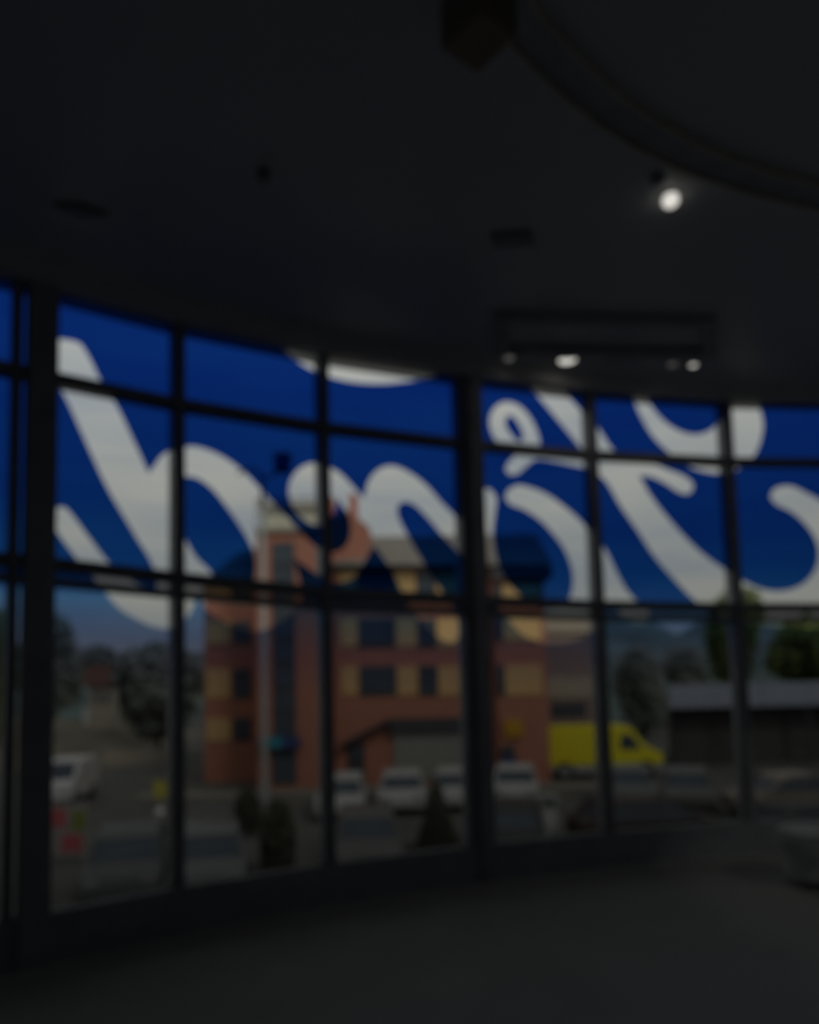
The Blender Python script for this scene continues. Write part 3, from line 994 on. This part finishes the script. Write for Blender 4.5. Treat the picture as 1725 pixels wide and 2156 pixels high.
# white van at the left
vp = at_z(138, 1690, GZ)
e = empty('van', (vp.x, vp.y, GZ), math.radians(-82))
tag(e, 'small white van seen end on beside the left column', 'van')
prism('body', [(-2.0, .35), (-2.0, 1.75), (-1.9, 1.9), (.9, 1.9), (1.4, 1.15), (2.0, 1.0), (2.05, .4)], 'y', -.85, .85, M['white'], e, bev=.06)
prism('windscreen', [(.93, 1.84), (1.38, 1.18), (1.42, 1.20), (.97, 1.86)], 'y', -.72, .72, M['winglass'], e)
for s in (-.78, .78):
    for x in (-1.25, 1.3): wheel(e, x, s, .33)
for s in (-.6, .6): box('headlamp', 2.02, 2.08, s - .14, s + .14, .7, .86, M['steel'], e)

# ---- signs, bollards, planting by the car park
sp = at_z(142, 1822, GZ)
zz = at_y(142, 1692, sp.y).z - GZ
M['pinkred'] = mat('red_print', (.40, .09, .10), .6)
M['greenp'] = mat('green_print', (.17, .20, .04), .6)
M['palep'] = mat('pale_print', (.26, .24, .23), .6)
e = empty('banner_board', (sp.x, sp.y, GZ))
tag(e, 'upright banner board with red and green patches beside the left column', 'sign')
box('board', -.55, .55, 0, .06, .25, zz, M['palep'], e)
box('red_patch', -.50, -.05, -.012, 0, zz * .62, zz * .92, M['pinkred'], e)
box('red_patch', -.18, .42, -.012, 0, zz * .22, zz * .50, M['pinkred'], e)
box('green_patch', .12, .50, -.012, 0, zz * .56, zz * .88, M['greenp'], e)
for s in (-.5, .5): cyl('leg', (s, .03, 0), (s, .03, .3), .03, M['dark'], e)

sp = at_z(338, 1712, GZ)
e = empty('sign_post', (sp.x, sp.y, GZ))
tag(e, 'small yellow sign on a grey post left of the second mullion', 'sign')
zz = at_y(338, 1662, sp.y).z - GZ
cyl('post', (0, 0, 0), (0, 0, zz), .05, M['steel'], e)
box('plate', -.26, .26, -.06, -.03, zz - .35, zz + .35, mat('yellow_plate', (.42, .38, .05), .5), e)

sp = at_z(336, 1800, GZ)
e = empty('bollard', (sp.x, sp.y, GZ))
tag(e, 'pale grey bollard between the dark grey and silver cars', 'bollard')
cyl('post', (0, 0, 0), (0, 0, 1.25), .16, M['shutter'], e, seg=16)
cyl('cap', (0, 0, 1.25), (0, 0, 1.4), .17, M['white'], e, r1=.08, seg=16)

sp = at_z(1158, 1766, GZ)
e = empty('ticket_machine', (sp.x, sp.y, GZ))
tag(e, 'pale grey parking ticket machine between the black and maroon cars', 'machine')
zz = at_y(1158, 1672, sp.y).z - GZ
box('pillar', -.22, .22, -.2, .2, 0, zz * .72, M['white'], e, bev=.03)
box('head', -.30, .30, -.24, .24, zz * .72, zz, M['steel'], e, bev=.04)
box('screen', -.16, .16, -.26, -.23, zz * .78, zz * .92, M['winglass'], e)

def conifer(cx_, top, yg, wpx, label, cone=True):
    p = at_z(cx_, yg, GZ)
    e = empty('shrub', (p.x, p.y, GZ))
    tag(e, label, 'shrub', 'dark shrubs at the car park edge')
    h = at_y(cx_, top, p.y).z - GZ
    w_ = wpx * p.y / F_PX / 2
    bl = []
    for k in range(7):
        s = k / 6
        r = w_ * ((1.0 - .82 * s) if cone else (.55 + .45 * math.sin(math.pi * (s * .8 + .15))))
        bl.append((0, 0, h * (.08 + .84 * s), r, r, h * .12))
    foliage('foliage', bl, 2600, .10, M['leafs'], e)
    prism_pts = [(r_ * math.cos(a), r_ * math.sin(a)) for r_ in (w_ * .3,) for a in [k * math.pi / 4 for k in range(8)]]
    prism('stem', prism_pts, 'z', 0, h * .6, M['leafs'], e)
conifer(922, 1640, 1795, 95, 'dark cone shaped shrub left of the middle column')
conifer(586, 1690, 1850, 78, 'tall dark shrub right of the street lamp foot', cone=False)
conifer(522, 1664, 1756, 58, 'small dark shrub just left of the street lamp foot', cone=False)

# ---- dark shed with a pale blue roof band
SY = 39.0
s0, s1 = at_y(1408, 1464, SY), at_y(2000, 1464, SY)
e = empty('shed', ((s0.x + s1.x) / 2, SY, GZ))
tag(e, 'long dark flat roofed shed with a pale blue roof band at the right', 'building')
hw = (s1.x - s0.x) / 2
zb, zt = at_y(1560, 1488, SY).z - GZ, at_y(1560, 1441, SY).z - GZ
splay = 1.6                                         # the end wall runs off at an angle
prism('roof_slab', [(-hw, .3), (hw, .3), (hw, 4.5), (-hw + splay, 4.5)], 'z', zb + .05, zt, M['shed'], e)
nseg = 6
for k in range(nseg):
    a = -hw + 2 * hw * k / nseg
    box('roof_band', a + .015, a + 2 * hw / nseg - .015, 0, .3, zb, zt + .04, M['fasciab'], e)
box('back_wall', -hw + splay, hw, 4.3, 4.5, 0, zb + .05, M['shed'], e)
prism('side_wall', [(-hw + .15, .6), (-hw + .35, .6), (-hw + splay, 4.3), (-hw + splay - .2, 4.3)], 'z', 0, zb + .05, M['shed'], e)
nb = 7
for k in range(nb):
    a = -hw + .5 + (2 * hw - .7) * k / nb
    b = a + (2 * hw - .7) / nb
    box('wall_panel', a + .03, b - .03, 1.2, 1.3, 0, zb + .05, M['shed'], e)
    box('panel_window', a + .25, b - .25, 1.16, 1.2, 1.1, zb - .6, M['shed'], e)
for k in range(5):
    a = -hw + .1 + (2 * hw - .2) * k / 4
    cyl('post', (a, .2, 0), (a, .2, zb), .07, M['winframe'], e)
